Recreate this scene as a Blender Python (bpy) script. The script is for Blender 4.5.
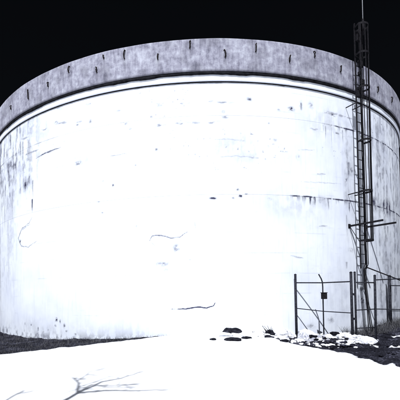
import bpy, math, random
import numpy as np
from mathutils import Vector, Matrix

for o in list(bpy.data.objects):
    bpy.data.objects.remove(o, do_unlink=True)
S = bpy.context.scene
COL = S.collection
rad = math.radians

# ------------------------------------------------------------------ camera
EYE = 1.5
cd = bpy.data.cameras.new('camera')
cd.sensor_width = 36.0
cd.lens = 362.6 / 400 * 36.0
cd.shift_x = (200 - 168.2) / 400
cd.shift_y = (282.1 - 200) / 400
cd.clip_start = 0.05
cd.clip_end = 6000
cam = bpy.data.objects.new('camera', cd)
COL.objects.link(cam)
M3 = Matrix.Rotation(rad(90) + 0.01964, 4, 'X') @ Matrix.Rotation(-0.01676, 4, 'Z')
cam.matrix_world = Matrix.Translation((0, 0, EYE)) @ M3
S.camera = cam

# ------------------------------------------------------------------ sky, sun, exposure
SUN_AZ = rad(-15)          # left of the view axis, behind the camera
SUN_EL = rad(52)
to_sun = Vector((math.sin(SUN_AZ) * math.cos(SUN_EL), -math.cos(SUN_AZ) * math.cos(SUN_EL), math.sin(SUN_EL)))
W = bpy.data.worlds.new('World')
S.world = W
W.use_nodes = True
wn = W.node_tree.nodes
wl = W.node_tree.links
for n in list(wn):
    wn.remove(n)
sky = wn.new('ShaderNodeTexSky')
sky.sky_type = 'NISHITA'
sky.sun_disc = False
sky.sun_elevation = SUN_EL
sky.sun_rotation = math.atan2(to_sun.x, to_sun.y)
sky.air_density = 1.0
sky.dust_density = 0.3
sky.ozone_density = 1.5
bg = wn.new('ShaderNodeBackground')
bg.inputs['Strength'].default_value = 0.0010
wo = wn.new('ShaderNodeOutputWorld')
hs = wn.new('ShaderNodeHueSaturation')
hs.inputs['Saturation'].default_value = 0.55
wl.new(sky.outputs[0], hs.inputs['Color'])
wl.new(hs.outputs[0], bg.inputs[0])
wl.new(bg.outputs[0], wo.inputs[0])

ld = bpy.data.lights.new('sun', 'SUN')
ld.energy = 4.6
ld.angle = rad(0.5)
ld.color = (0.945, 0.965, 1.0)
sun = bpy.data.objects.new('sun', ld)
COL.objects.link(sun)
sun.rotation_euler = (-to_sun).to_track_quat('-Z', 'Y').to_euler()
sun.location = (-6, -12, 12)

S.view_settings.view_transform = 'Standard'
S.view_settings.look = 'None'
S.view_settings.exposure = 0.4
S.view_settings.gamma = 1.0
S.view_settings.use_curve_mapping = False
S.render.resolution_x = 1024
S.render.resolution_y = 1024

# ------------------------------------------------------------------ helpers
rng = np.random.default_rng(7)
random.seed(7)


def vnoise(x, y, seed=0):
    """value noise, any array shape, about 0..1"""
    xi = np.floor(x).astype(np.int64)
    yi = np.floor(y).astype(np.int64)
    fx = x - xi
    fy = y - yi
    fx = fx * fx * (3 - 2 * fx)
    fy = fy * fy * (3 - 2 * fy)

    def h(a, b):
        n = (a * 374761393 + b * 668265263 + seed * 1274126177) & 0xffffffff
        n = ((n ^ (n >> 13)) * 1274126177) & 0xffffffff
        n = n ^ (n >> 16)
        return (n & 0xffff) / 65535.0
    return (h(xi, yi) * (1 - fx) * (1 - fy) + h(xi + 1, yi) * fx * (1 - fy)
            + h(xi, yi + 1) * (1 - fx) * fy + h(xi + 1, yi + 1) * fx * fy)


def fbm(x, y, oct=4, seed=0):
    s = 0.0
    a = 0.5
    t = 0.0
    for k in range(oct):
        s = s + a * vnoise(x * 2 ** k + 17.3 * k, y * 2 ** k - 9.1 * k, seed + k)
        t += a
        a *= 0.5
    return s / t


def sstep(a, b, x):
    t = np.clip((x - a) / (b - a), 0, 1)
    return t * t * (3 - 2 * t)


def tag(o, label=None, cat=None, group=None, kind=None):
    if label:
        o['label'] = label
    if cat:
        o['category'] = cat
    if group:
        o['group'] = group
    if kind:
        o['kind'] = kind
    return o


def link(name, me, mat=None, parent=None, loc=None):
    o = bpy.data.objects.new(name, me)
    COL.objects.link(o)
    if mat is not None and me is not None and not me.materials:
        me.materials.append(mat)
    if parent is not None:
        o.parent = parent
    if loc is not None:
        o.location = loc
    return o


def empty(name, loc=(0, 0, 0)):
    o = bpy.data.objects.new(name, None)
    COL.objects.link(o)
    o.location = loc
    o.empty_display_size = 0.2
    return o


def np_mesh(name, V, Q, smooth=True, attrs=None, uv=None):
    """V (n,3), Q (m,4) arrays of quads"""
    me = bpy.data.meshes.new(name)
    V = np.asarray(V, np.float32)
    Q = np.asarray(Q, np.int32)
    m, k = Q.shape
    me.vertices.add(len(V))
    me.vertices.foreach_set('co', V.ravel())
    me.loops.add(m * k)
    me.loops.foreach_set('vertex_index', Q.ravel())
    me.polygons.add(m)
    me.polygons.foreach_set('loop_start', np.arange(0, m * k, k, dtype=np.int32))
    me.polygons.foreach_set('loop_total', np.full(m, k, np.int32))
    me.polygons.foreach_set('use_smooth', np.full(m, smooth, bool))
    if attrs:
        for an, av in attrs.items():
            a = me.attributes.new(an, 'FLOAT', 'POINT')
            a.data.foreach_set('value', np.asarray(av, np.float32).ravel())
    if uv is not None:
        u = me.uv_layers.new(name='UVMap')
        u.data.foreach_set('uv', np.asarray(uv, np.float32)[Q.ravel()].ravel())
    me.update(calc_edges=True)
    me.validate()
    return me


def grid_quads(nu, nv, wrap_u=False):
    """vertex index = j*nu+i"""
    iu = np.arange(nu if wrap_u else nu - 1)
    jv = np.arange(nv - 1)
    I, J = np.meshgrid(iu, jv)
    I2 = (I + 1) % nu
    return np.stack([J * nu + I, J * nu + I2, (J + 1) * nu + I2, (J + 1) * nu + I], -1).reshape(-1, 4)


class MB:
    def __init__(s):
        s.v = []
        s.f = []

    def box(s, c, size, rz=0.0, rot=None):
        m = rot if rot is not None else Matrix.Rotation(rz, 3, 'Z')
        b = len(s.v)
        for sx in (-1, 1):
            for sy in (-1, 1):
                for sz in (-1, 1):
                    p = m @ Vector((sx * size[0] / 2, sy * size[1] / 2, sz * size[2] / 2)) + Vector(c)
                    s.v.append(tuple(p))
        for q in ((0, 1, 3, 2), (4, 6, 7, 5), (0, 4, 5, 1), (2, 3, 7, 6), (0, 2, 6, 4), (1, 5, 7, 3)):
            s.f.append(tuple(b + i for i in q))
        return s

    def tube(s, pts, r, n=8, r1=None, cap=True):
        pts = [Vector(p) for p in pts]
        b = len(s.v)
        m = len(pts)
        up = None
        for k, p in enumerate(pts):
            t = (pts[min(k + 1, m - 1)] - pts[max(k - 1, 0)])
            if t.length < 1e-9:
                t = Vector((0, 0, 1))
            t.normalize()
            if up is None:
                up = Vector((0, 0, 1)) if abs(t.z) < 0.9 else Vector((1, 0, 0))
            x = t.cross(up)
            x.normalize()
            up2 = x.cross(t)
            up = up2
            rr = r if r1 is None else r + (r1 - r) * k / (m - 1)
            if isinstance(r, (list, tuple)):
                rr = r[k]
            for i in range(n):
                a = 2 * math.pi * i / n
                s.v.append(tuple(p + x * (math.cos(a) * rr) + up2 * (math.sin(a) * rr)))
        for k in range(m - 1):
            for i in range(n):
                j = (i + 1) % n
                s.f.append((b + k * n + i, b + k * n + j, b + (k + 1) * n + j, b + (k + 1) * n + i))
        if cap:
            s.f.append(tuple(b + i for i in range(n))[::-1])
            s.f.append(tuple(b + (m - 1) * n + i for i in range(n)))
        return s

    def mesh(s, name, smooth=False):
        me = bpy.data.meshes.new(name)
        me.from_pydata(s.v, [], s.f)
        if smooth:
            for p in me.polygons:
                p.use_smooth = len(p.vertices) == 4
        me.update()
        return me

    def build(s, name, mat, parent=None, smooth=False, bevel=0.0):
        o = link(name, s.mesh(name, smooth), mat, parent)
        if bevel:
            b = o.modifiers.new('bevel', 'BEVEL')
            b.width = bevel
            b.segments = 2
            b.limit_method = 'ANGLE'
        return o


# ------------------------------------------------------------------ materials
def new_mat(name):
    m = bpy.data.materials.new(name)
    m.use_nodes = True
    nt = m.node_tree
    b = nt.nodes['Principled BSDF']
    return m, nt, b


def nd(nt, typ, **kw):
    n = nt.nodes.new(typ)
    for k, v in kw.items():
        setattr(n, k, v)
    return n


def noise(nt, vec, scale, detail=4, rough=0.55, map_scale=None):
    if map_scale is not None:
        mp = nd(nt, 'ShaderNodeMapping')
        mp.inputs['Scale'].default_value = map_scale
        nt.links.new(vec, mp.inputs['Vector'])
        vec = mp.outputs[0]
    n = nd(nt, 'ShaderNodeTexNoise')
    n.inputs['Scale'].default_value = scale
    n.inputs['Detail'].default_value = detail
    n.inputs['Roughness'].default_value = rough
    nt.links.new(vec, n.inputs['Vector'])
    return n.outputs[0]


def ramp(nt, fac, stops):
    r = nd(nt, 'ShaderNodeValToRGB')
    e = r.color_ramp.elements
    while len(e) < len(stops):
        e.new(0.5)
    for k, (p, c) in enumerate(stops):
        e[k].position = p
        e[k].color = (c, c, c, 1) if isinstance(c, (int, float)) else (*c, 1)
    nt.links.new(fac, r.inputs[0])
    return r.outputs[0]


def math_(nt, op, a, b=None, clamp=False):
    n = nd(nt, 'ShaderNodeMath', operation=op, use_clamp=clamp)
    for i, v in enumerate((a, b)):
        if v is None:
            continue
        if isinstance(v, (int, float)):
            n.inputs[i].default_value = v
        else:
            nt.links.new(v, n.inputs[i])
    return n.outputs[0]


def mixc(nt, fac, a, b):
    n = nd(nt, 'ShaderNodeMix', data_type='RGBA')
    for sock, v in ((n.inputs[0], fac), (n.inputs[6], a), (n.inputs[7], b)):
        if isinstance(v, (int, float)):
            sock.default_value = v
        elif isinstance(v, tuple):
            sock.default_value = (*v, 1)
        else:
            nt.links.new(v, sock)
    return n.outputs[2]


def bump(nt, b, h, strength, dist):
    n = nd(nt, 'ShaderNodeBump')
    n.inputs['Strength'].default_value = strength
    n.inputs['Distance'].default_value = dist
    nt.links.new(h, n.inputs['Height'])
    nt.links.new(n.outputs[0], b.inputs['Normal'])


def simple(name, c0, c1, rough=0.7, scale=20, metal=0.0, bmp=0.3, bd=0.003, spec=0.3):
    m, nt, b = new_mat(name)
    tc = nd(nt, 'ShaderNodeTexCoord').outputs['Object']
    n = noise(nt, tc, scale, 5)
    col = mixc(nt, ramp(nt, n, [(0.35, 0.0), (0.65, 1.0)]), c0, c1)
    nt.links.new(col, b.inputs['Base Color'])
    b.inputs['Roughness'].default_value = rough
    b.inputs['Metallic'].default_value = metal
    b.inputs['Specular IOR Level'].default_value = spec
    if bmp:
        bump(nt, b, n, bmp, bd)
    return m


def wall_mat():
    m, nt, b = new_mat('white_painted_concrete')
    uv = nd(nt, 'ShaderNodeUVMap').outputs[0]
    at = nd(nt, 'ShaderNodeAttribute', attribute_name='stain_shade').outputs['Fac']
    nA = noise(nt, uv, 9.0, 6, 0.65)
    nB = noise(nt, uv, 3.0, 5, 0.6, (4.0, 0.35, 1))      # vertical runs
    nC = noise(nt, uv, 0.8, 4, 0.6)
    base = mixc(nt, ramp(nt, nC, [(0.35, 0.0), (0.7, 1.0)]), (0.77, 0.81, 0.88), (0.66, 0.70, 0.81))
    base = mixc(nt, math_(nt, 'MULTIPLY', ramp(nt, nB, [(0.5, 0.0), (0.75, 1.0)]), 0.25), base, (0.40, 0.43, 0.55))
    gain = math_(nt, 'ADD', math_(nt, 'MULTIPLY', nA, 1.9), 0.45)
    fac = math_(nt, 'MULTIPLY', at, gain, True)
    col = mixc(nt, fac, base, (0.04, 0.04, 0.075))
    nt.links.new(col, b.inputs['Base Color'])
    b.inputs['Roughness'].default_value = 0.85
    b.inputs['Specular IOR Level'].default_value = 0.15
    bump(nt, b, nA, 0.25, 0.006)
    return m


def parapet_mat():
    m, nt, b = new_mat('weathered_bare_concrete')
    uv = nd(nt, 'ShaderNodeUVMap').outputs[0]
    at = nd(nt, 'ShaderNodeAttribute', attribute_name='stain_shade').outputs['Fac']
    nA = noise(nt, uv, 6.0, 6, 0.68)
    nB = noise(nt, uv, 4.0, 4, 0.6, (2.6, 0.5, 1))
    nC = noise(nt, uv, 1.3, 4, 0.6)
    nF = noise(nt, uv, 38.0, 3, 0.6)
    t = math_(nt, 'ADD', math_(nt, 'MULTIPLY', nA, 0.42), math_(nt, 'MULTIPLY', nB, 0.30))
    t = math_(nt, 'ADD', t, math_(nt, 'MULTIPLY', nC, 0.28))
    col = ramp(nt, t, [(0.37, (0.11, 0.11, 0.15)), (0.49, (0.27, 0.27, 0.335)), (0.63, (0.46, 0.475, 0.55))])
    col = mixc(nt, math_(nt, 'MULTIPLY', ramp(nt, nF, [(0.58, 0.0), (0.72, 1.0)]), 0.5), col, (0.10, 0.098, 0.13))
    col = mixc(nt, math_(nt, 'MULTIPLY', at, math_(nt, 'ADD', nA, 0.4), True), col, (0.05, 0.048, 0.06))
    nt.links.new(col, b.inputs['Base Color'])
    b.inputs['Roughness'].default_value = 0.9
    b.inputs['Specular IOR Level'].default_value = 0.15
    bump(nt, b, nA, 0.5, 0.012)
    return m


def snow_mat():
    m, nt, b = new_mat('old_snow')
    tc = nd(nt, 'ShaderNodeTexCoord').outputs['Object']
    n1 = noise(nt, tc, 3.0, 5)
    n2 = noise(nt, tc, 28.0, 4)
    at = nd(nt, 'ShaderNodeAttribute', attribute_name='dirt').outputs['Fac']
    col = mixc(nt, n1, (0.86, 0.87, 0.90), (0.78, 0.80, 0.86))
    n3 = noise(nt, tc, 9.0, 5, 0.65)
    shade_fac = math_(nt, 'MULTIPLY', at, ramp(nt, n3, [(0.38, 0.0), (0.58, 1.0)]), True)
    col = mixc(nt, shade_fac, col, (0.26, 0.265, 0.35))  # bluish shading of the snow bank painted in along with its grime
    f = math_(nt, 'MULTIPLY', at, ramp(nt, n2, [(0.42, 0.0), (0.62, 1.0)]))
    col = mixc(nt, f, col, (0.06, 0.058, 0.075))
    nt.links.new(col, b.inputs['Base Color'])
    b.inputs['Roughness'].default_value = 0.75
    b.inputs['Specular IOR Level'].default_value = 0.2
    bump(nt, b, n2, 0.25, 0.01)
    return m


def soil_mat():
    m, nt, b = new_mat('dark_wet_soil')
    tc = nd(nt, 'ShaderNodeTexCoord').outputs['Object']
    n1 = noise(nt, tc, 2.2, 6, 0.65)
    n2 = noise(nt, tc, 24.0, 5, 0.65)
    t = math_(nt, 'ADD', math_(nt, 'MULTIPLY', n1, 0.5), math_(nt, 'MULTIPLY', n2, 0.5))
    col = ramp(nt, t, [(0.40, (0.004, 0.004, 0.007)), (0.52, (0.016, 0.016, 0.023)), (0.59, (0.055, 0.056, 0.08)), (0.68, (0.20, 0.20, 0.25))])
    nt.links.new(col, b.inputs['Base Color'])
    b.inputs['Roughness'].default_value = 0.9
    b.inputs['Specular IOR Level'].default_value = 0.06
    bump(nt, b, n2, 0.8, 0.03)
    return m


WALL = wall_mat()
PARA = parapet_mat()
SNOW = snow_mat()
SOIL = soil_mat()
STEEL = simple('black_painted_steel', (0.006, 0.006, 0.008), (0.018, 0.017, 0.020), 0.7, 30, spec=0.06)
IRON = simple('rusted_iron', (0.006, 0.005, 0.005), (0.02, 0.016, 0.016), 0.8, 40, spec=0.05)
SHADE_BLACK = simple('black_painted_shade', (0.004, 0.004, 0.006), (0.016, 0.016, 0.02), 0.7, 8, spec=0.05)  # black for the rings that paint in shade below parapet and cornice
GALV = simple('dull_galvanised_steel', (0.010, 0.011, 0.016), (0.034, 0.035, 0.045), 0.65, 25, spec=0.08)
WIRE = simple('weathered_wire', (0.30, 0.31, 0.34), (0.45, 0.46, 0.50), 0.5, 60, bmp=0)
ALU = simple('bare_aluminium', (0.30, 0.31, 0.33), (0.42, 0.43, 0.45), 0.4, 30, bmp=0)
BARK = simple('grey_bark', (0.05, 0.045, 0.04), (0.13, 0.115, 0.10), 0.9, 14, bmp=0.8, bd=0.02)
GRASS = simple('dead_grass', (0.035, 0.036, 0.042), (0.12, 0.12, 0.13), 0.9, 6, bmp=0)
ROOF = simple('roof_felt', (0.05, 0.05, 0.06), (0.10, 0.10, 0.11), 0.9, 3)

# marks on the wall: (degrees round the tank, height in m, ...)
HOOKS = [(-43.94, 8.3, 0.2), (-36.83, 8.33, 0.55), (-30.92, 8.33, 0.22), (-25.7, 8.55, 0.3), (-19.78, 8.28, 0.25), (-14.59, 8.56, 0.4), (-8.79, 8.34, 0.25), (-3.47, 8.62, 0.33), (2.31, 8.33, 0.33), (7.46, 8.54, 0.38), (13.52, 8.32, 0.32), (18.51, 8.59, 0.28), (24.37, 8.37, 0.3), (35.78, 8.24, 0.3), (42.89, 8.29, 0.3), (-18.39, 8.63, 0.15)]
CRACKS = [([(-10.91, 2.95), (-10.37, 3.1), (-8.81, 3.11), (-7.1, 3.01), (-5.73, 3.04), (-4.37, 3.18)], 0.55, 0.02), ([(-10.57, 2.89), (-9.88, 2.79)], 0.3, 0.02), ([(-7.3, 0.9), (-5.95, 0.91), (-4.6, 0.92), (-2.92, 0.96), (-1.41, 0.93), (-0.4, 0.99), (-0.06, 1.07)], 0.95, 0.024), ([(-37.1, 4.11), (-38.2, 3.92), (-40.95, 3.8), (-42.74, 3.47), (-41.44, 3.16), (-38.65, 3.08), (-35.83, 3.24)], 0.45, 0.025), ([(-41.82, 3.71), (-37.84, 3.88)], 0.3, 0.03), ([(-3.01, 3.29), (-3.16, 3.47)], 0.25, 0.02), ([(-35.56, 6.13), (-33.35, 6.18), (-30.76, 6.22), (-28.64, 6.24)], 0.5, 0.04), ([(-18.87, 5.63), (-16.52, 5.64), (-14.27, 5.66)], 0.3, 0.02), ([(33.13, 4.65), (37.06, 4.4)], 0.3, 0.02), ([(0.31, 5.89), (3.03, 5.91), (5.44, 5.86)], 0.25, 0.03), ([(0.93, 5.38), (4.0, 5.41), (7.85, 5.36)], 0.25, 0.03), ([(15.22, 5.68), (18.56, 5.74)], 0.2, 0.02), ([(15.67, 4.7), (24.72, 4.78)], 0.2, 0.02), ([(19.08, 5.0), (20.88, 5.02)], 0.3, 0.03), ([(13.35, 2.44), (15.71, 2.38)], 0.3, 0.03), ([(19.24, 3.38), (21.04, 3.39)], 0.3, 0.03)]
STREAKS = [(-36.81, 5.4, 4.7, 0.067, 0.55), (-37.04, 4.74, 4.25, 0.083, 1.0), (-50.29, 5.52, 3.75, 0.05, 0.7), (-45.53, 5.34, 3.83, 0.1, 0.4), (-39.57, 5.43, 5.07, 0.117, 0.85), (-38.04, 5.59, 5.16, 0.1, 0.5), (-54.45, 5.28, 1.17, 0.133, 0.25), (-48.02, 4.27, 1.19, 0.167, 0.25), (17.46, 4.29, 3.98, 0.1, 0.8), (18.52, 4.27, 3.96, 0.067, 0.55), (19.62, 4.29, 4.1, 0.05, 0.5), (21.44, 4.28, 3.87, 0.067, 0.55), (23.36, 4.27, 4.08, 0.05, 0.4), (26.74, 4.23, 3.84, 0.083, 0.7), (25.83, 3.79, 2.98, 0.067, 0.35), (40.76, 3.65, 3.21, 0.1, 0.7), (41.77, 3.3, 2.79, 0.067, 0.4), (34.98, 3.25, 2.55, 0.067, 0.25), (38.71, 6.33, 4.88, 0.067, 0.2), (46.35, 6.28, 4.72, 0.067, 0.25), (21.16, 6.55, 6.1, 0.067, 0.4), (22.58, 6.55, 5.82, 0.05, 0.3), (25.36, 6.54, 6.05, 0.067, 0.45), (26.76, 5.53, 4.88, 0.167, 0.45), (28.61, 1.21, 0.23, 0.1, 0.35), (30.51, 1.37, 0.31, 0.1, 0.3), (37.76, 1.35, 0.37, 0.133, 0.3), (25.49, 2.28, 2.02, 0.1, 0.35), (16.05, 7.08, 6.9, 0.05, 0.6), (20.71, 6.57, 6.31, 0.05, 0.4), (35.13, 6.2, 5.49, 0.067, 0.25), (41.28, 6.07, 5.14, 0.083, 0.25)]
BLOBS = [(-29.61, 7.11, 0.5, 0.094, 0.047), (-24.26, 6.9, 0.3, 0.156, 0.037), (-21.64, 6.84, 0.4, 0.062, 0.062), (-24.5, 6.85, 0.7, 0.047, 0.047), (-15.12, 6.57, 0.35, 0.125, 0.047), (1.76, 6.72, 0.3, 0.094, 0.062), (2.25, 6.57, 0.3, 0.125, 0.062), (6.48, 7.12, 0.55, 0.094, 0.047), (14.03, 6.92, 0.6, 0.094, 0.062), (16.05, 7.05, 0.5, 0.047, 0.125), (18.15, 7.13, 0.3, 0.094, 0.094), (22.9, 6.95, 0.5, 0.125, 0.047), (-0.05, 4.16, 0.95, 0.087, 0.031), (4.55, 4.22, 0.9, 0.062, 0.037), (4.23, 4.4, 0.5, 0.062, 0.031), (3.34, 4.16, 0.4, 0.047, 0.031), (5.6, 4.28, 0.4, 0.062, 0.031), (9.67, 4.14, 0.4, 0.062, 0.031), (-9.43, 5.67, 0.5, 0.047, 0.047), (-13.02, 5.27, 0.4, 0.047, 0.031), (-19.33, 4.89, 0.3, 0.062, 0.031), (-17.37, 4.73, 0.5, 0.047, 0.037), (-24.38, 5.58, 0.45, 0.156, 0.078), (-41.86, 3.35, 0.95, 0.05, 0.05), (-8.72, 2.25, 0.4, 0.188, 0.062), (-6.28, 2.71, 0.45, 0.094, 0.125), (-8.22, 2.07, 0.2, 0.094, 0.125), (-4.12, 2.35, 0.35, 0.062, 0.031), (-20.2, 4.25, 0.4, 0.047, 0.031), (-19.42, 3.9, 0.35, 0.047, 0.037), (9.8, 6.43, 0.4, 0.037, 0.037), (11.71, 6.85, 0.3, 0.062, 0.031), (10.83, 5.93, 0.25, 0.094, 0.047), (15.19, 5.46, 0.3, 0.062, 0.062), (26.94, 2.67, 0.3, 0.125, 0.062), (-30.18, 0.55, 0.8, 0.05, 0.056), (-30.46, 0.35, 0.6, 0.037, 0.037), (-40.08, 0.34, 0.6, 0.037, 0.044), (-37.82, 0.33, 0.6, 0.031, 0.037), (-35.45, 0.21, 0.8, 0.031, 0.056), (-35.79, 0.07, 0.5, 0.031, 0.037), (-29.14, 0.49, 0.5, 0.031, 0.062), (-28.14, 0.36, 0.6, 0.037, 0.062), (-32.41, 0.2, 0.4, 0.047, 0.031), (-33.9, 0.12, 0.4, 0.047, 0.031), (-27.66, 0.2, 0.4, 0.047, 0.031), (-25.53, 0.12, 0.4, 0.047, 0.031), (29.79, 1.04, 0.6, 0.125, 0.125), (29.56, 1.37, 0.5, 0.094, 0.094), (33.12, 8.33, 0.5, 0.094, 0.094), (27.55, 5.29, 0.4, 0.125, 0.125), (26.08, 4.93, 0.4, 0.094, 0.125), (-22.02, 7.4, 0.3, 0.188, 0.037), (-29.05, 7.56, 0.25, 0.125, 0.047), (-13.19, 3.42, 0.35, 0.031, 0.125), (-25.37, 7.37, 0.3, 0.094, 0.031), (21.41, 0.46, 0.3, 0.125, 0.094), (17.01, 0.31, 0.3, 0.125, 0.062)]
REGIONS = [(-45.43, 6.18, 0.6, 0.53, 0.5), (-52.33, 5.81, 0.4, 0.47, 0.45), (-39.18, 5.41, 0.23, 0.3, 0.55), (-46.82, 4.05, 0.6, 2.0, 0.16), (-54.99, 2.82, 0.2, 2.0, 0.2), (40.5, 4.33, 0.6, 0.27, 0.6), (34.54, 4.34, 0.4, 0.23, 0.5), (39.9, 2.95, 0.67, 2.0, 0.2), (38.57, 5.97, 0.83, 1.33, 0.18), (26.66, 5.11, 0.2, 1.33, 0.3), (39.08, 0.99, 0.67, 0.8, 0.3), (30.06, 0.87, 0.27, 0.73, 0.35), (48.92, 5.61, 0.33, 1.0, 0.25), (19.37, 4.13, 0.47, 0.2, 0.3), (-42.31, 7.45, 0.6, 0.33, 0.2), (-33.28, 7.0, 1.0, 0.53, 0.12), (22.6, 6.62, 0.83, 0.47, 0.14), (4.03, 5.65, 0.87, 0.4, 0.14), (15.56, 4.0, 1.0, 0.33, 0.14), (-35.45, 0.24, 1.0, 0.27, 0.12), (23.95, 1.07, 0.47, 0.8, 0.12), (-24.37, 5.68, 0.67, 0.2, 0.14)]

# ------------------------------------------------------------------ ground and snow
AX, AY = 1.37, 20.75       # tank axis


def axis(lo, hi, step, far, grow=1.14):
    a = list(np.arange(lo, hi + step / 2, step))
    d = step
    while a[-1] < far:
        d *= grow
        a.append(a[-1] + d)
    d = step
    while a[0] > -far:
        d *= grow
        a.insert(0, a[0] - d)
    return np.array(a)


gx = axis(-6.0, 9.0, 0.035, 2500)
gy = axis(4.2, 13.6, 0.035, 2500)
X, Y = np.meshgrid(gx, gy)
NU, NV = len(gx), len(gy)
near = sstep(60, 12, np.hypot(X - 1, Y - 8))


def level(x, y):
    """broad lie of the land: falls away along the wall to the left, rises to the middle"""
    yy = sstep(7.0, 10.0, y) * sstep(40, 20, y)
    return yy * (-0.14 * sstep(-2.2, -5.0, x) * sstep(-40, -15, x) + 0.12 * np.exp(-((x - 0.6) / 1.9) ** 2))


def soil_height(x, y):
    n = fbm(x * 1.1, y * 1.1, 4, 3) - 0.5
    c = fbm(x * 5.0, y * 5.0, 3, 11) - 0.5
    right = sstep(3.2, 4.4, x) * sstep(4.0, 6.0, y)
    z = 0.10 * n + c * (0.06 + 0.10 * right)
    z = z + 0.20 * np.exp(-((x - 8.2) / 1.3) ** 2 - ((y - 12.2) / 1.6) ** 2)   # soil banked against the wall
    return z + level(x, y)


def snow_depth(x, y):
    ye = np.interp(x, [-14, -8, -4.17, -3.65, -3.1, -1.9, -0.84, 0.02, 0.45, 0.75],
                   [13.0, 10.2, 8.98, 9.19, 9.43, 9.97, 10.36, 10.62, 11.3, 13.5])
    ye = np.where(x < -14, 1e3, ye)
    xe = np.interp(y, [-30, -6, 0, 3, 5.2, 6.46, 6.98, 7.48, 8.07, 8.62, 9.1, 9.6, 10.2, 10.8, 12, 15, 40],
                   [40, 20, 9.5, 6.0, 4.45, 4.10, 4.04, 3.92, 3.78, 3.58, 3.30, 3.12, 3.35, 3.75, 4.6, 7.5, 40])
    w = 0.22 * (fbm(x * 2.0, y * 2.0, 4, 21) - 0.5) + 0.16 * (fbm(x * 7.0, y * 7.0, 3, 23) - 0.5)
    dl = ye - y + w
    dr = xe - x + w * 1.3
    r = np.hypot(x - AX, y - AY)
    d = np.minimum(dl, dr)
    # patches of snow left lying on the bare soil on the right
    for (px, py, a, b, k) in ((4.15, 9.55, 0.55, 0.32, 0.45), (4.75, 9.75, 0.55, 0.28, 0.45), (5.35, 10.2, 0.42, 0.5, 0.35),
                              (5.65, 8.75, 0.55, 0.10, 0.25), (6.5, 8.8, 0.7, 0.16, 0.3), (7.0, 10.6, 0.5, 0.12, 0.2), (3.95, 10.2, 0.3, 0.3, 0.4)):
        q = 1 - np.hypot((x - px) / a, (y - py) / b)
        d = np.maximum(d, q * k + w * 0.9)
    far = sstep(16, 24, r)
    d = np.maximum(d, far * 2 - 1)
    t = np.where(d > 0, 0.10 * (1 - np.exp(-d * 4.0)), np.maximum(d * 0.7, -0.16))
    m = np.zeros_like(x)
    # bank of shovelled snow at the foot of the wall
    for (px, py, a, b, h) in ((1.5, 10.35, 0.75, 0.35, 0.12), (2.9, 10.4, 0.8, 0.5, 0.14), (3.75, 10.3, 0.55, 0.45, 0.15), (4.4, 9.9, 0.5, 0.3, 0.14),
                              (5.0, 10.0, 0.5, 0.3, 0.06), (0.9, 10.6, 0.6, 0.35, 0.10), (2.2, 9.6, 0.9, 0.3, 0.05)):
        m = m + h * np.exp(-((x - px) / a) ** 2 - ((y - py) / b) ** 2)
    rough = (fbm(x * 4.5, y * 4.5, 4, 31) - 0.5) * 2
    m = m * (1 + 0.9 * rough)
    inner = np.where(d > -0.05, 1.0, 0.0)
    return t + m * inner, d


ZS = soil_height(X, Y) * near
V = np.stack([X, Y, ZS], -1).reshape(-1, 3)
ground = link('ground', np_mesh('ground', V, grid_quads(NU, NV)), SOIL)
tag(ground, kind='structure')

T, D = snow_depth(X, Y)
und = 0.05 * (fbm(X * 0.5, Y * 0.5, 4, 41) - 0.5) + 0.018 * (fbm(X * 6, Y * 6, 4, 43) - 0.5)
LV = level(X, Y) * near
hard = sstep(0.0, 0.25, D)
ZN = np.where(D > 0, (ZS * (1 - hard) + (LV + (ZS - LV) * 0.3) * hard) + T + und * hard * near, ZS + T)
ZN = np.where(near <= 0, 0.1, ZN)
dirt = np.exp(-np.abs(D) / 0.10) * 0.7 * sstep(3.0, 3.4, X) + 1.3 * np.exp(-((X - 4.2) / 0.7) ** 2 - ((Y - 9.45) / 0.35) ** 2) \
    + 0.5 * np.exp(-((X - 3.0) / 0.5) ** 2 - ((Y - 10.1) / 0.3) ** 2)
V = np.stack([X, Y, ZN], -1).reshape(-1, 3)
snow = link('snow_cover', np_mesh('snow_cover', V, grid_quads(NU, NV), attrs={'dirt': np.clip(dirt, 0, 1)}), SNOW)
tag(snow, kind='structure')


def surf(x, y):
    """height of the top surface (soil or snow) at one point"""
    i = int(np.clip(np.searchsorted(gx, x), 0, NU - 1))
    j = int(np.clip(np.searchsorted(gy, y), 0, NV - 1))
    return float(max(ZS[j, i], ZN[j, i]))


def soil_at(x, y):
    i = int(np.clip(np.searchsorted(gx, x), 0, NU - 1))
    j = int(np.clip(np.searchsorted(gy, y), 0, NV - 1))
    return float(ZS[j, i])


# ------------------------------------------------------------------ the tank
tank = empty('concrete_tank', (AX, AY, 0))
tag(tank, 'huge round white-painted concrete tank with stained wall and bare grey parapet', 'tank')
R0 = 10.12


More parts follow.
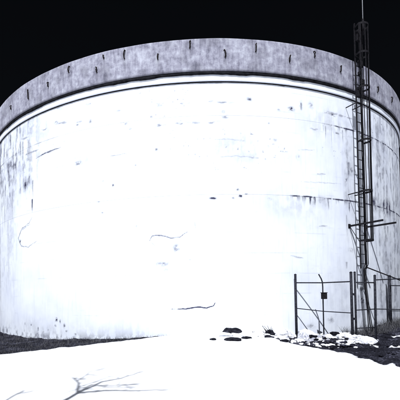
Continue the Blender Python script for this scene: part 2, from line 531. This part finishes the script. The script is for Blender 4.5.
def paint(sx, z):
    """stain strength on the wall, dirt and painted-in side shading, sx = arc metres, z = height"""
    st = np.zeros_like(sx)
    jx = sx + 0.03 * (fbm(sx * 6, z * 6, 3, 51) - 0.5)
    jz = z + 0.03 * (fbm(sx * 6, z * 6, 3, 52) - 0.5)
    g = fbm(sx * 3.2, z * 3.2, 5, 53)
    gv = fbm(sx * 9, z * 0.9, 4, 54)
    gm = fbm(sx * 7, z * 5, 5, 58)
    for (p, zc, a, b, s) in REGIONS:  # dirt patches; the right-hand ones also paint in the light falling off
        q = ((sx - rad(p) * R0) / (a * 1.25)) ** 2 + ((z - zc) / (b * 1.25)) ** 2
        k = np.exp(-q)
        st = np.maximum(st, k * s * (0.40 + 1.0 * sstep(0.40, 0.62, 0.3 * g + 0.3 * gv + 0.4 * gm)))
    for (p, z0, z1, w, s) in STREAKS:
        u = (jx - rad(p) * R0 + 0.02 * (vnoise(z * 2.5, sx * 0 + p, 55) - 0.5)) / (w * 0.5)
        t = (z0 - z) / max(z0 - z1, 0.01)
        k = np.exp(-u * u * (1 + 1.5 * np.clip(t, 0, 1))) * sstep(-0.06, 0.04, t) * (1 - sstep(0.45, 1.1, t))
        st = np.maximum(st, k * s * (0.55 + 0.9 * gv))
    for (p, zc, s, a, b) in BLOBS:
        q = ((jx - rad(p) * R0) / a) ** 2 + ((jz - zc) / b) ** 2
        st = np.maximum(st, s * np.exp(-q * 0.9) * 1.4 * sstep(0.15, 0.70, fbm(sx * 18, z * 22, 3, 57)))
    jx2 = sx + 0.025 * (fbm(sx * 9, z * 9, 3, 61) - 0.5)
    jz2 = z + 0.05 * (fbm(sx * 7, z * 7, 3, 62) - 0.5)
    for (P, s, w) in CRACKS:
        best = np.full_like(sx, 9.0)
        P = [(rad(a) * R0, b) for a, b in P]
        L = len(P) - 1
        for k in range(L):
            (x0, z0), (x1, z1) = P[k], P[k + 1]
            dx, dz = x1 - x0, z1 - z0
            t = np.clip(((jx2 - x0) * dx + (jz2 - z0) * dz) / (dx * dx + dz * dz), 0, 1)
            dist = np.hypot(jx2 - x0 - t * dx, jz2 - z0 - t * dz)
            al = (k + t) / L
            ww = w * 0.62 * (0.3 + 0.9 * np.sin(np.pi * np.clip(al, 0.06, 0.94)))
            best = np.minimum(best, dist / ww)
        st = np.maximum(st, s * 1.35 * np.exp(-best ** 2) * (0.5 + 0.9 * fbm(sx * 11, z * 11, 3, 64)))
    # seepage along the two pour joints
    ph = sx / R0
    for (zj, a0, a1, s) in ((6.615, rad(17), rad(27), 0.75), (4.265, rad(8), rad(17), 0.75)):
        k = np.exp(-((jz - zj) / 0.022) ** 2) * s * (0.25 + sstep(0.40, 0.62, vnoise(sx * 4, z * 0, 66) * 0.6 + 0.4 * fbm(sx * 16, z * 3, 2, 67)))
        st = np.maximum(st, k * sstep(a0, a1, ph))
        drip = (z < zj) * np.exp(-(zj - z) / (0.02 + 0.40 * np.maximum(gv - 0.40, 0))) * 0.6 * sstep(0.46, 0.62, gv)
        st = np.maximum(st, drip * sstep(a0, a1, ph))
    k = np.exp(-((jz - 6.615) / 0.02) ** 2) * 0.55 * sstep(0.4, 0.6, fbm(sx * 2, z * 0, 3, 68)) * sstep(rad(-25), rad(-40), ph)
    st = np.maximum(st, k)
    # broken rows of smudges along the form-board courses
    zb = z + 0.03 * (fbm(sx * 0.6, z * 0, 2, 69) - 0.5)
    row = np.exp(-((np.mod(zb, 0.61) - 0.3) / 0.05) ** 2)
    dash = sstep(0.50, 0.72, fbm(sx * 4.5, z * 15, 4, 70))
    where = sstep(0.47, 0.66, fbm(sx * 0.55, z * 0.9, 3, 73))
    hi = 0.12 + 0.88 * sstep(4.4, 5.4, z)          # the lower wall was cleaned and repainted
    st = np.maximum(st, row * dash * where * 0.5 * hi)
    thin = np.exp(-((np.mod(zb + 0.2, 0.61) - 0.3) / 0.010) ** 2) * sstep(0.50, 0.7, fbm(sx * 1.8, z * 1.6, 4, 74))
    st = np.maximum(st, thin * 0.16)
    # a few specks
    sp = sstep(0.75, 0.84, fbm(sx * 13, z * 15, 3, 71)) * sstep(0.50, 0.66, fbm(sx * 0.7, z * 0.7, 3, 72))
    st = np.maximum(st, sp * 0.42 * hi)
    # grime streaks and side shading painted together into both flanks of the face
    grime_shade = (0.35 + 0.9 * sstep(0.36, 0.66, gv)) * (0.5 + 0.8 * sstep(0.4, 0.62, gm))
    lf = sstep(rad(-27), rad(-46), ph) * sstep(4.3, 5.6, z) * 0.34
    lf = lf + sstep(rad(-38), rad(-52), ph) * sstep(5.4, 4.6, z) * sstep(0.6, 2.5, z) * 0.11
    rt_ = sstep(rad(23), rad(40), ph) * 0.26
    st = np.maximum(st, grime_shade * np.maximum(lf, rt_))
    # splash dirt along the foot
    st = np.maximum(st, np.exp(-np.maximum(z, 0) / 0.16) * 0.40 * sstep(0.46, 0.62, gm) * sstep(rad(-4), rad(-14), ph))
    st = np.maximum(st, np.exp(-np.maximum(z, 0) / 0.35) * 0.5 * sstep(0.40, 0.6, gm) * sstep(rad(24), rad(32), ph))
    # upper left wall darker towards the cornice, in streaks
    st = np.maximum(st, sstep(7.15, 7.55, z) * 0.20 * sstep(0.45, 0.65, gv) * sstep(rad(-16), rad(-32), ph))
    return np.clip(st, 0, 1)


phi_f = np.linspace(rad(-64), rad(64), 1240)
phi_c = np.linspace(rad(64), rad(296), 90)[1:-1]
PH = np.concatenate([phi_f, phi_c])


def ring_mesh(name, profile, paint_fn=None, wob=0.0, seed=0):
    """profile: list of (radius, z) from bottom outer edge; swept round the axis"""
    n = len(PH)
    prof = np.array(profile)
    P, K = np.meshgrid(PH, np.arange(len(prof)))
    Rr = prof[:, 0][K]
    Zz = prof[:, 1][K]
    sx = np.where(P > math.pi, P - 2 * math.pi, P) * R0
    if wob:
        Rr = Rr + wob * (fbm(sx * 0.9, Zz * 0.9, 4, seed) - 0.5)
    V = np.stack([Rr * np.sin(P), -Rr * np.cos(P), Zz], -1).reshape(-1, 3)
    att = {'stain_shade': paint_fn(sx, Zz) if paint_fn else np.zeros_like(sx)}
    run = np.concatenate([[0], np.cumsum(np.hypot(np.diff(prof[:, 0]), np.diff(prof[:, 1])))]) + prof[0, 1]
    uv = np.stack([sx, run[K]], -1).reshape(-1, 2)
    return np_mesh(name, V, grid_quads(n, len(prof), True), True, att, uv)


def lift(z0, z1, r, seed):
    nz = max(2, int((z1 - z0) / 0.02))
    zs = np.linspace(z0 + 0.012, z1 - 0.012, nz)
    prof = [(r - 0.12, z0 + 0.001), (r - 0.002, z0 + 0.001), (r - 0.0004, z0 + 0.002)] + [(r, z) for z in zs] + \
           [(r - 0.0004, z1 - 0.002), (r - 0.002, z1 - 0.001), (r - 0.12, z1 - 0.001)]
    return link('wall_lift', ring_mesh('wall_lift', prof, paint, 0.012, 81), WALL, tank)


lift(-0.6, 4.265, R0, 81)
lift(4.265, 6.615, R0 + 0.001, 82)
lift(6.615, 7.605, R0 + 0.002, 83)
def shade_ring(z0, z1, r, amp, seed):
    """ragged black ring painting in the shade under an overhang"""
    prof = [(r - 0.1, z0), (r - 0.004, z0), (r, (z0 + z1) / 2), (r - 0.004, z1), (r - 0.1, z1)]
    me = ring_mesh('overhang_shade', prof, None, 0.01, seed)
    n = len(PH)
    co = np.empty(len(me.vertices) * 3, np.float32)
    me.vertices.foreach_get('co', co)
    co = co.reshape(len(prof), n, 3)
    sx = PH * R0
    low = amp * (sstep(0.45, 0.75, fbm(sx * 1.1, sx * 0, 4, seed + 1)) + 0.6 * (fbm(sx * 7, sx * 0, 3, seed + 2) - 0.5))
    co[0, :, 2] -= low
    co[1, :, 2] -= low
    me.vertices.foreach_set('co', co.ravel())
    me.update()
    return link('overhang_shade', me, SHADE_BLACK, tank)


prof = [(9.9, 7.625), (R0 + 0.045, 7.627), (R0 + 0.055, 7.637)] + [(R0 + 0.055, z) for z in np.linspace(7.65, 7.80, 6)] + [(R0 + 0.04, 7.835), (9.9, 7.835)]
link('cornice_ring', ring_mesh('cornice_ring', prof, None, 0.006, 84), WALL, tank)
shade_ring(7.605, 7.626, R0 + 0.030, 0.008, 85)
shade_ring(7.810, 7.889, R0 + 0.095, 0.030, 88)


def paint_par(sx, z):
    g = fbm(sx * 2.5, z * 2.5, 4, 91)
    st = 0.30 * sstep(0.5, 0.72, g)
    for (p, zc, l) in HOOKS:
        u = (sx - rad(p) * R0) / 0.05
        t = (zc - l / 2 - z)
        st = np.maximum(st, 0.35 * np.exp(-u * u) * np.exp(-np.maximum(t, 0) / 0.25) * (t > -0.05))
        q = ((sx - rad(p) * R0) / 0.10) ** 2 + ((z - zc) / (l * 0.45)) ** 2
        st = np.maximum(st, 0.32 * np.exp(-q))
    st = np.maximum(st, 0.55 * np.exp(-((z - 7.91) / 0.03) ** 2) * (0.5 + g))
    return np.clip(st, 0, 1)


zs = np.linspace(7.91, 8.83, 30)
prof = [(9.92, 7.888), (10.225, 7.890), (10.238, 7.90)] + [(10.24, z) for z in zs] + [(10.237, 8.848), (10.22, 8.858), (9.97, 8.86), (9.95, 8.84), (9.95, 8.2)]
link('parapet', ring_mesh('parapet', prof, paint_par, 0.025, 92), PARA, tank)
# roof slab, a shallow cone inside the parapet
nr = 72
vs = [(9.96 * math.sin(2 * math.pi * k / nr), -9.96 * math.cos(2 * math.pi * k / nr), 8.25) for k in range(nr)] + [(0, 0, 8.6)]
me = bpy.data.meshes.new('roof')
me.from_pydata(vs, [], [(k, (k + 1) % nr, nr) for k in range(nr)])
link('roof', me, ROOF, tank)

# bent iron hooks left in the parapet
for i, (p, zc, l) in enumerate(HOOKS):
    m = MB()
    rr = random.Random(100 + i)
    lean = rr.uniform(-0.022, 0.022)
    l *= 0.62
    zc += 0.05
    h = l / 2
    c = rr.choice((-1, 1)) * rr.uniform(0.015, 0.045)
    m.tube([(lean * 0.3, 0.03, -h), (-lean * 0.2, -0.03, -h * 0.85), (-lean, -0.035, 0), (lean * 0.4, -0.045, h * 0.7), (c * 0.5, -0.04, h), (c * 0.9, 0.03, h * 1.02)],
           0.018, 6)
    o = m.build('iron_hook', IRON, tank, True)
    a = rad(p)
    o.location = (10.24 * math.sin(a), -10.24 * math.cos(a), zc)
    o.rotation_euler = (0, 0, a)


# ------------------------------------------------------------------ caged ladder
LPH = rad(27.3)
lad = empty('caged_ladder', (AX + R0 * math.sin(LPH), AY - R0 * math.cos(LPH), 0))
lad.rotation_euler = (0, 0, LPH)          # local x along the wall, local -y outwards
tag(lad, 'tall black steel ladder with safety cage climbing the tank wall inside the fence', 'ladder')
ST = -0.36                                # stringers stand off the wall, clear of the parapet
LB, LT = 2.05, 9.85
for s in (-1, 1):
    MB().box((s * 0.14, ST, (LB + LT) / 2), (0.02, 0.045, LT - LB)).build('stringer', STEEL, lad, bevel=0.004)
z = LB + 0.15
while z < LT - 0.9:
    MB().tube([(-0.14, ST, z), (0.14, ST, z)], 0.012, 6).build('rung', STEEL, lad, True)
    z += 0.30
hoops = [2.92, 4.46, 6.05, 7.72, 8.8, 9.7]


def hoop_pts(r_, n=14):
    pts = [(-0.15, ST)]
    for k in range(n + 1):
        a = math.pi * k / n
        pts.append((-r_ * math.cos(a), ST - 0.16 - 0.17 * math.sin(a)))
    pts.append((0.15, ST))
    return pts


def taper(zz):
    return 0.16 + 0.05 * (zz - 2.9) / 7.3


for zz in hoops:
    m = MB()
    r_ = taper(zz)
    P = hoop_pts(r_)
    for (a, b) in zip(P[:-1], P[1:]):
        d = Vector((b[0] - a[0], b[1] - a[1], 0))
        m.box(((a[0] + b[0]) / 2, (a[1] + b[1]) / 2, zz), (d.length + 0.008, 0.010, 0.06), math.atan2(d.y, d.x))
    m.build('cage_hoop', STEEL, lad)
for ang in (20, 68, 112, 160):
    a = rad(ang)
    q = []
    for zz in (2.92, 9.7):
        r_ = taper(zz) - 0.012
        q.append(Vector((-r_ * math.cos(a), ST - 0.16 - 0.158 * math.sin(a), zz)))
    d = q[1] - q[0]
    rot = Matrix.Rotation(math.atan2(0.368 * math.cos(a), r_ * math.sin(a)), 3, 'Z')
    m = MB()
    m.tube(q, 0.016, 6)
    m.build('cage_strap', STEEL, lad)
for zz in (4.46, 7.3):
    for s in (-1, 1):
        m = MB().box((s * 0.16, ST / 2 + 0.02, zz), (0.010, abs(ST) - 0.0, 0.03))
        m.build('wall_bracket', STEEL, lad)
# cables clipped to the ladder
for k, (x0, w) in enumerate(((0.0, 0.016), (0.055, 0.018), (0.11, 0.013))):
    pts = []
    rr = random.Random(k)
    zz = 9.9
    while zz > 2.2:
        pts.append((x0 + rr.uniform(-0.012, 0.012), ST - 0.05 - 0.02 * k, zz))
        zz -= 0.35
    pts += [(x0 + 0.02, ST + 0.02, 2.0), (x0 + 0.10, ST + 0.05, 1.4), (x0 + 0.16, ST + 0.02, 0.7), (x0 + 0.17 + 0.05 * k, ST, 0.0)]
    MB().tube(pts, w, 6).build('cable', STEEL, lad, True)
# clamps near the parapet
for (cx, cy, cz, a_, b_, c_) in ((-0.06, -0.06, 7.62, 0.22, 0.10, 0.30), (0.03, -0.10, 7.95, 0.12, 0.10, 0.16), (-0.10, -0.1, 8.2, 0.08, 0.08, 0.10),
                                 (0.0, -0.05, 9.45, 0.22, 0.08, 0.34), (0.02, -0.06, 8.55, 0.2, 0.08, 0.2)):
    MB().box((cx, ST + cy, cz), (a_, b_, c_)).build('cable_clamp', STEEL, lad, bevel=0.01)

# two outrigger arms beside the ladder, thin guy down to the cage
for (p, zc, ln) in ((26.5, 3.44, 1.12), (31.6, 3.47, 0.95)):
    a = rad(p)
    arm = empty('outrigger_arm', (AX + R0 * math.sin(a), AY - R0 * math.cos(a), zc))
    arm.rotation_euler = (0, 0, a)
    left = p < 29
    tag(arm, 'black steel arm sticking out of the wall behind the ladder cage' if left else 'black steel arm sticking out of the wall just right of the ladder', 'bracket')
    MB().box((0, -ln / 2, 0.0), (0.045, ln, 0.055)).build('arm', STEEL, arm, bevel=0.006)
    MB().box((0, -0.008, 0), (0.11, 0.016, 0.14)).build('wall_plate', STEEL, arm, bevel=0.004)
    if left:
        MB().tube([(0, -0.03, -0.03), (0.02, -0.34, -0.55)], 0.010, 6).build('brace', STEEL, arm, True)

# whip antenna on the ladder head
ant = empty('whip_antenna', (AX + 10.68 * math.sin(LPH), AY - 10.68 * math.cos(LPH), 0))
ant.rotation_euler = (0, 0, LPH)
tag(ant, 'thin pale whip antenna rising from the head of the ladder cage', 'antenna')
MB().tube([(0, 0, 9.85), (0.0, 0, 11.2), (0.005, 0.0, 12.6)], 0.013, 8, 0.009).build('whip', ALU, ant, True)
MB().tube([(0, 0, 9.4), (0, 0, 9.9)], 0.03, 10).build('antenna_base', STEEL, ant, True)

# ------------------------------------------------------------------ fence round the ladder foot
def post(parent, x, y, top, r, name='post', lean=(0, 0)):
    b = soil_at(x, y) - 0.3
    m = MB().tube([(x - lean[0], y - lean[1], b), (x, y, top)], r, 10)
    m.tube([(x, y, top - 0.005), (x, y, top + 0.012), (x, y, top + 0.028)], [r * 1.15, r * 1.0, r * 0.35], 10)
    return m.build(name, GALV, parent, True)


A_ = (3.79, 10.80)
B_ = (4.385, 10.30)
C_ = (4.945, 9.80)
C2 = (5.045, 9.80)
D_ = (5.70, 10.0)
E_ = (7.70, 12.62)
F_ = (7.35, 9.45)

fence = empty('side_fence', (A_[0], A_[1], 0))
tag(fence, 'short steel pipe fence side from tank wall to gate, with a thin bent post', 'fence')
fo = Vector((A_[0], A_[1], 0))


def sub(parent_obj, objs):
    for o in objs:
        o.location = -parent_obj.location


parts = [post(fence, A_[0], A_[1], 1.87, 0.034), post(fence, C_[0], C_[1], 1.87, 0.036)]
bz = soil_at(*B_) - 0.3
m = MB().tube([(B_[0], B_[1], bz), (B_[0], B_[1], 1.5), (B_[0] - 0.005, B_[1], 1.62), (B_[0] - 0.035, B_[1], 1.72), (B_[0] - 0.10, B_[1] + 0.02, 1.86)], 0.019, 8)
parts.append(m.build('bent_post', GALV, fence, True))
parts.append(MB().tube([(A_[0], A_[1], 1.63), (B_[0], B_[1], 1.61), (C_[0], C_[1], 1.625)], 0.017, 8).build('top_rail', GALV, fence, True))
parts.append(MB().tube([(A_[0], A_[1], 0.87), (B_[0], B_[1], 0.80), (C_[0], C_[1], 0.775)], 0.013, 8).build('middle_rail', GALV, fence, True))
sub(fence, parts)
bx = empty('lock_box', (B_[0], B_[1] - 0.03, 1.235))
tag(bx, 'small black box strapped to the thin bent fence post', 'box')
MB().box((0, -0.045, 0), (0.15, 0.08, 0.17)).build('case', STEEL, bx, bevel=0.012)
MB().box((0, -0.045, 0.094), (0.17, 0.10, 0.018)).build('lid', STEEL, bx, bevel=0.004)
MB().box((0, 0.03, 0), (0.06, 0.06, 0.05)).build('strap', GALV, bx)

gate = empty('walk_gate', (C2[0], C2[1], 0))
tag(gate, 'narrow steel gate hung between the double posts and a single latch post', 'gate')
parts = [post(gate, C2[0], C2[1], 1.87, 0.028, 'hinge_post'), post(gate, D_[0], D_[1], 1.78, 0.032, 'latch_post', (0.02, 0))]
parts.append(MB().tube([(C2[0], C2[1], 1.60), (D_[0], D_[1], 1.585)], 0.017, 8).build('top_rail', GALV, gate, True))
parts.append(MB().tube([(C2[0], C2[1], 0.85), (D_[0], D_[1], 0.86)], 0.014, 8).build('middle_rail', GALV, gate, True))
parts.append(MB().tube([(C2[0], C2[1], 0.36), (D_[0], D_[1], 0.36)], 0.014, 8).build('bottom_rail', GALV, gate, True))
for zz in (0.62, 1.28):
    parts.append(MB().box(((C_[0] + C2[0]) / 2, C2[1] - 0.01, zz), (0.11, 0.03, 0.06)).build('hinge', GALV, gate))
sub(gate, parts)

ff = empty('end_fence', (F_[0], F_[1], 0))
tag(ff, 'steel pipe fence side running off beyond the gate', 'fence')
parts = [post(ff, F_[0], F_[1], 1.87, 0.034)]
parts.append(MB().tube([(D_[0], D_[1], 1.66), (F_[0], F_[1], 1.72)], 0.016, 8).build('top_rail', GALV, ff, True))
parts.append(MB().tube([(D_[0], D_[1], 0.86), (F_[0], F_[1], 0.82)], 0.013, 8).build('middle_rail', GALV, ff, True))
sub(ff, parts)
bk = empty('wall_end_post', (E_[0], E_[1], 0))
tag(bk, 'steel fence post standing close against the tank wall behind the gate', 'post')
parts = [post(bk, E_[0], E_[1], 1.84, 0.05)]
parts.append(MB().tube([(E_[0], E_[1], 1.50), (F_[0], F_[1], 1.44)], 0.016, 8).build('top_rail', GALV, bk, True))
parts.append(MB().tube([(E_[0], E_[1], 0.62), (F_[0], F_[1], 0.80)], 0.012, 8).build('middle_rail', GALV, bk, True))
sub(bk, parts)

# pipe strut running down from the ladder foot to a valve box
pipe = empty('slanting_pipe', (6.35, 11.45, 0))
tag(pipe, 'thin steel pipe slanting down from the ladder foot toward the valve box', 'pipe')
o = MB().tube([(6.30, 11.45, 2.08), (6.62, 11.2, 1.88), (7.32, 10.75, 1.47)], 0.018, 8).build('tube', STEEL, pipe, True)
o.location = -pipe.location
vb = empty('valve_box', (7.35, 10.7, 0))
tag(vb, 'small dark box on a stub post beyond the fence', 'box')
o = MB().box((7.37, 10.7, 1.46), (0.24, 0.16, 0.26)).build('case', STEEL, vb, bevel=0.02)
o.location = -vb.location
o = MB().tube([(7.37, 10.7, soil_at(7.37, 10.7) - 0.2), (7.37, 10.7, 1.35)], 0.03, 8).build('stub_post', GALV, vb, True)
o.location = -vb.location


# ------------------------------------------------------------------ lumps of soil and snow
def lump_mesh(name, seed, squash=0.7, rough=0.5, n=12):
    th = np.linspace(0, math.pi, n)
    ph = np.linspace(0, 2 * math.pi, n * 2, endpoint=False)
    P, Tt = np.meshgrid(ph, th)
    x = np.sin(Tt) * np.cos(P)
    y = np.sin(Tt) * np.sin(P)
    z = np.cos(Tt)
    r = 1 + rough * ((fbm(x * 1.7 + z * 1.3 + 9, y * 1.7 - z * 0.9 + 9, 3, seed) - 0.5) * 2)
    V = np.stack([x * r, y * r, z * r * squash], -1).reshape(-1, 3)
    return np_mesh(name, V, grid_quads(n * 2, n, True), False)


clods = [lump_mesh('soil_clod', 200 + k, 0.6, 0.6, 8) for k in range(6)]
for c in clods:
    c.materials.append(SOIL)
lumps = [lump_mesh('snow_lump', 300 + k, 0.6, 0.5, 8) for k in range(5)]
for c in lumps:
    c.materials.append(SNOW)
big = [('mound_of_soil', 'broad dark hump of soil under a snow cap at the foot of the wall', 1.78, 10.25, 0.30, 0.22, 0.19, -0.02),
       ('mound_of_soil', 'dark flat slab of soil in the snow in front of the soil hump', 1.62, 9.25, 0.20, 0.16, 0.055, 0.012),
       ('mound_of_soil', 'small dark soil lump in clean snow on the side of the thin dirt strip', 1.12, 9.30, 0.08, 0.07, 0.04, 0.01),
       ('mound_of_soil', 'small dark soil lump between the soil hump and the dead shrub', 2.02, 9.45, 0.13, 0.07, 0.04, 0.01)]
for i, (nm, lab, x, y, a, b, c, dz) in enumerate(big):
    o = link(nm, lump_mesh(nm, 220 + i, 0.9, 0.30, 20), SOIL, None, (x, y, surf(x, y) + dz))
    o.scale = (a, b, c)
    tag(o, lab, 'soil', 'lumps of soil in the snow')
rr = random.Random(5)


def rubble(name, sources, n, place, smin, smax, lift_):
    """many small lumps nobody would count, one mesh"""
    vs, qs, base = [], [], 0
    src = []
    for me in sources:
        co = np.empty(len(me.vertices) * 3, np.float32)
        me.vertices.foreach_get('co', co)
        q = np.empty(len(me.loops), np.int32)
        me.loops.foreach_get('vertex_index', q)
        src.append((co.reshape(-1, 3), q.reshape(-1, 4)))
    for k in range(n):
        x, y = place(k)
        s = smin + (smax - smin) * rr.random() ** 2.2
        co, q = src[k % len(src)]
        a = rr.uniform(0, 6.28)
        w = co * np.array([s * rr.uniform(0.8, 1.7), s, s * rr.uniform(0.6, 1.1)])
        w = np.stack([w[:, 0] * math.cos(a) - w[:, 1] * math.sin(a), w[:, 0] * math.sin(a) + w[:, 1] * math.cos(a), w[:, 2]], -1)
        vs.append(w + np.array([x, y, surf(x, y) + s * lift_]))
        qs.append(q + base)
        base += len(co)
    return np_mesh(name, np.concatenate(vs), np.concatenate(qs), False)


def pl_clod(k):
    if k % 10 < 6:
        return rr.gauss(4.05, 0.42), rr.gauss(9.35, 0.25)
    if k % 10 < 9:
        return rr.uniform(4.0, 6.2), rr.uniform(7.4, 9.6)
    return rr.uniform(2.3, 3.5), rr.uniform(9.7, 10.2)


def pl_snow(k):
    if k % 10 < 7:
        return rr.gauss(4.3, 0.5), rr.gauss(9.4, 0.28)
    return rr.uniform(2.2, 3.6), rr.uniform(9.7, 10.2)


o = link('soil_rubble', rubble('soil_rubble', clods, 210, pl_clod, 0.015, 0.085, 0.2), SOIL)
tag(o, 'dark clods of soil strewn over the snow bank before the fence', 'soil', kind='stuff')
o = link('snow_rubble', rubble('snow_rubble', lumps, 130, pl_snow, 0.02, 0.08, 0.3), SNOW)
tag(o, 'broken white lumps of snow strewn over the bank before the fence', 'snow', kind='stuff')
for (x, y, a, b_, c, lab) in ((1.52, 9.75, 0.20, 0.09, 0.05, 'long white lump of snow against the front of the soil hump'), (1.88, 9.62, 0.20, 0.07, 0.04, 'thin white ridge of snow between the soil hump and the small soil lump')):
    o = link('snow_lump', lump_mesh('snow_lump', 330 + int(x * 10), 0.7, 0.4, 12), SNOW, None, (x, y, surf(x, y) + 0.05))
    o.scale = (a, b_, c)
    o.rotation_euler = (0, 0.25, 0)
    tag(o, lab, 'snow lump', 'snow lumps by the soil hump')

# twiggy clump sticking out of the snow
tw = empty('dead_shrub', (2.80, 10.15, 0))
tag(tw, 'small dead twiggy shrub stump poking out of the snow beside the fence', 'shrub')
m = MB()
z0 = surf(2.80, 10.15) - 0.05
for k in range(16):
    a = rr.uniform(0, 6.28)
    l = rr.uniform(0.10, 0.26)
    e = Vector((math.cos(a) * l * 0.8, math.sin(a) * l * 0.5, l))
    m.tube([(0, 0, z0), e * 0.5 + Vector((rr.uniform(-.03, .03), 0, z0)), e + Vector((0, 0, z0))], 0.013, 5, 0.004)
m.build('twigs', IRON, tw)
o = link('root_ball', lump_mesh('root_ball', 260, 0.7, 0.5, 10), SOIL, tw, (0, 0, z0 + 0.05))
o.scale = (0.13, 0.10, 0.12)


# ------------------------------------------------------------------ dead grass on the bare soil
def blades(name, spots, hmin, hmax, seed):
    r_ = np.random.default_rng(seed)
    N = len(spots)
    P = np.array(spots)
    h = r_.uniform(hmin, hmax, N)
    a = r_.uniform(0, 2 * np.pi, N)
    w = r_.uniform(0.003, 0.006, N)
    ln = r_.uniform(0.2, 0.9, N) * h
    b = r_.uniform(0, 2 * np.pi, N)
    dx, dy = np.cos(a) * w, np.sin(a) * w
    lx, ly = np.cos(b) * ln, np.sin(b) * ln
    V = np.empty((N, 4, 3))
    V[:, 0] = P - np.stack([dx, dy, 0.01 + 0 * h], -1)
    V[:, 1] = P + np.stack([dx, dy, -0.01 + 0 * h], -1)
    V[:, 2] = P + np.stack([lx + dx * 0.2, ly + dy * 0.2, h], -1)
    V[:, 3] = P + np.stack([lx - dx * 0.2, ly - dy * 0.2, h], -1)
    return np_mesh(name, V.reshape(-1, 3), np.arange(N * 4).reshape(N, 4), False)


spots = []
while len(spots) < 3800:
    x = rr.uniform(-6.5, 0.6)
    y = rr.uniform(8.6, 13.8)
    i = int(np.searchsorted(gx, x))
    j = int(np.searchsorted(gy, y))
    if j >= NV or i >= NU:
        continue
    if math.hypot(x - AX, y - AY) < 10.15 or D[j, i] > 0.06:
        continue
    spots.append((x, y, ZS[j, i]))
g1 = link('grass', blades('grass', spots, 0.02, 0.09, 1), GRASS)
tag(g1, 'short dead grass on the bare strip along the foot of the wall', 'grass', kind='stuff')
spots = []
while len(spots) < 2600:
    x = rr.uniform(5.4, 9.5)
    y = rr.uniform(10.4, 13.8)
    i = int(np.searchsorted(gx, x))
    j = int(np.searchsorted(gy, y))
    if j >= NV or i >= NU:
        continue
    r_ = math.hypot(x - AX, y - AY)
    if r_ < 10.15 or r_ > 11.0 or D[j, i] > 0.06:
        continue
    spots.append((x, y, ZS[j, i]))
g2 = link('weeds', blades('weeds', spots, 0.05, 0.26, 2), GRASS)
tag(g2, 'dead weeds standing along the wall behind the fence', 'weeds', kind='stuff')

# ------------------------------------------------------------------ bare tree beside the camera: its top throws the shadow on the snow
k_ = 1 / math.tan(SUN_EL)
hx, hy = -math.sin(SUN_AZ), math.cos(SUN_AZ)      # the way shadows run on the ground


def above(gx_, gy_, h):
    """the point at height h whose shadow falls on (gx_, gy_)"""
    return Vector((gx_ - hx * k_ * h, gy_ - hy * k_ * h, h))


NH = 5.0
fork = above(-1.24, 5.04, NH)
tree = empty('bare_tree', (fork.x, fork.y, 0))
tag(tree, 'leafless young tree whose branch shadows fall on the foreground snow', 'tree')
MB().tube([(0, 0, -0.3), (0.02, 0, 0.6), (-0.03, 0.02, 1.8), (0.02, 0, 3.2), (-0.01, 0.0, 4.2), (0, 0, NH)], [0.09, 0.075, 0.06, 0.05, 0.04, 0.03], 10).build('trunk', BARK, tree, True)
rt = random.Random(12)
org = Vector((fork.x, fork.y, 0))


def limb(m, p, d, l, r, depth):
    pts = [Vector(p)]
    dd = Vector(d).normalized()
    n_ = 5
    for k in range(n_):
        dd = (dd + Vector((rt.uniform(-.22, .22), rt.uniform(-.22, .22), rt.uniform(-.10, .2)))).normalized()
        pts.append(pts[-1] + dd * (l / n_))
    m.tube(pts, r, 6, r * 0.35)
    if depth > 0:
        for k in range(2, n_ + 1):
            nd_ = (dd + Vector((rt.uniform(-1, 1), rt.uniform(-1, 1), rt.uniform(-.3, .6)))).normalized()
            limb(m, pts[k], nd_, l * rt.uniform(0.35, 0.6), r * 0.45, depth - 1)


for k in range(9):
    m = MB()
    limb(m, (0, 0, 1.8 + k * 0.18), (math.cos(k * 2.4), math.sin(k * 2.4), 0.6), 0.8 - 0.03 * k, 0.02, 2)
    m.build('branch', BARK, tree, True)
for (g, r0, r1) in (
        ([(-1.24, 5.04, 5.0), (-1.02, 5.62, 5.2), (-0.75, 5.82, 5.4), (-0.48, 6.2, 5.6)], 0.030, 0.012),
        ([(-1.24, 5.04, 5.0), (-0.9, 5.17, 5.05), (-0.45, 5.12, 5.1), (-0.05, 5.1, 5.15)], 0.032, 0.012),
        ([(-1.24, 5.04, 5.0), (-1.36, 5.6, 5.2), (-1.55, 5.95, 5.4)], 0.026, 0.012),
        ([(-1.40, 5.68, 5.25), (-1.34, 6.3, 5.5), (-1.1, 6.65, 5.7)], 0.012, 0.006),
        ([(-1.35, 4.45, 4.3), (-1.8, 4.5, 4.45), (-2.12, 4.8, 4.7), (-2.05, 5.25, 4.9)], 0.026, 0.014),
        ([(-1.1, 5.45, 5.1), (-0.8, 5.42, 5.15), (-0.45, 5.46, 5.2)], 0.016, 0.008),
        ([(-1.24, 5.04, 5.0), (-1.15, 5.5, 5.1), (-0.9, 5.35, 5.2), (-0.6, 5.3, 5.2)], 0.022, 0.008),
        ([(-1.24, 5.04, 5.0), (-1.3, 5.4, 5.1), (-1.05, 5.75, 5.3), (-0.95, 6.0, 5.4)], 0.016, 0.006)):
    m = MB()
    pts = [above(*q) - org for q in g]
    m.tube(pts, r0, 6, r1)
    for q in range(7):
        i_ = rt.randint(1, len(pts) - 1)
        s_ = pts[i_ - 1].lerp(pts[i_], rt.random())
        d_ = Vector((rt.uniform(-0.3, 1), rt.uniform(-.5, .5), rt.uniform(-.1, .5))).normalized() * rt.uniform(0.15, 0.35)
        m.tube([s_, s_ + d_ * 0.5 + Vector((0, 0, 0.01)), s_ + d_], 0.010, 5, 0.005)
    m.build('branch', BARK, tree, True)
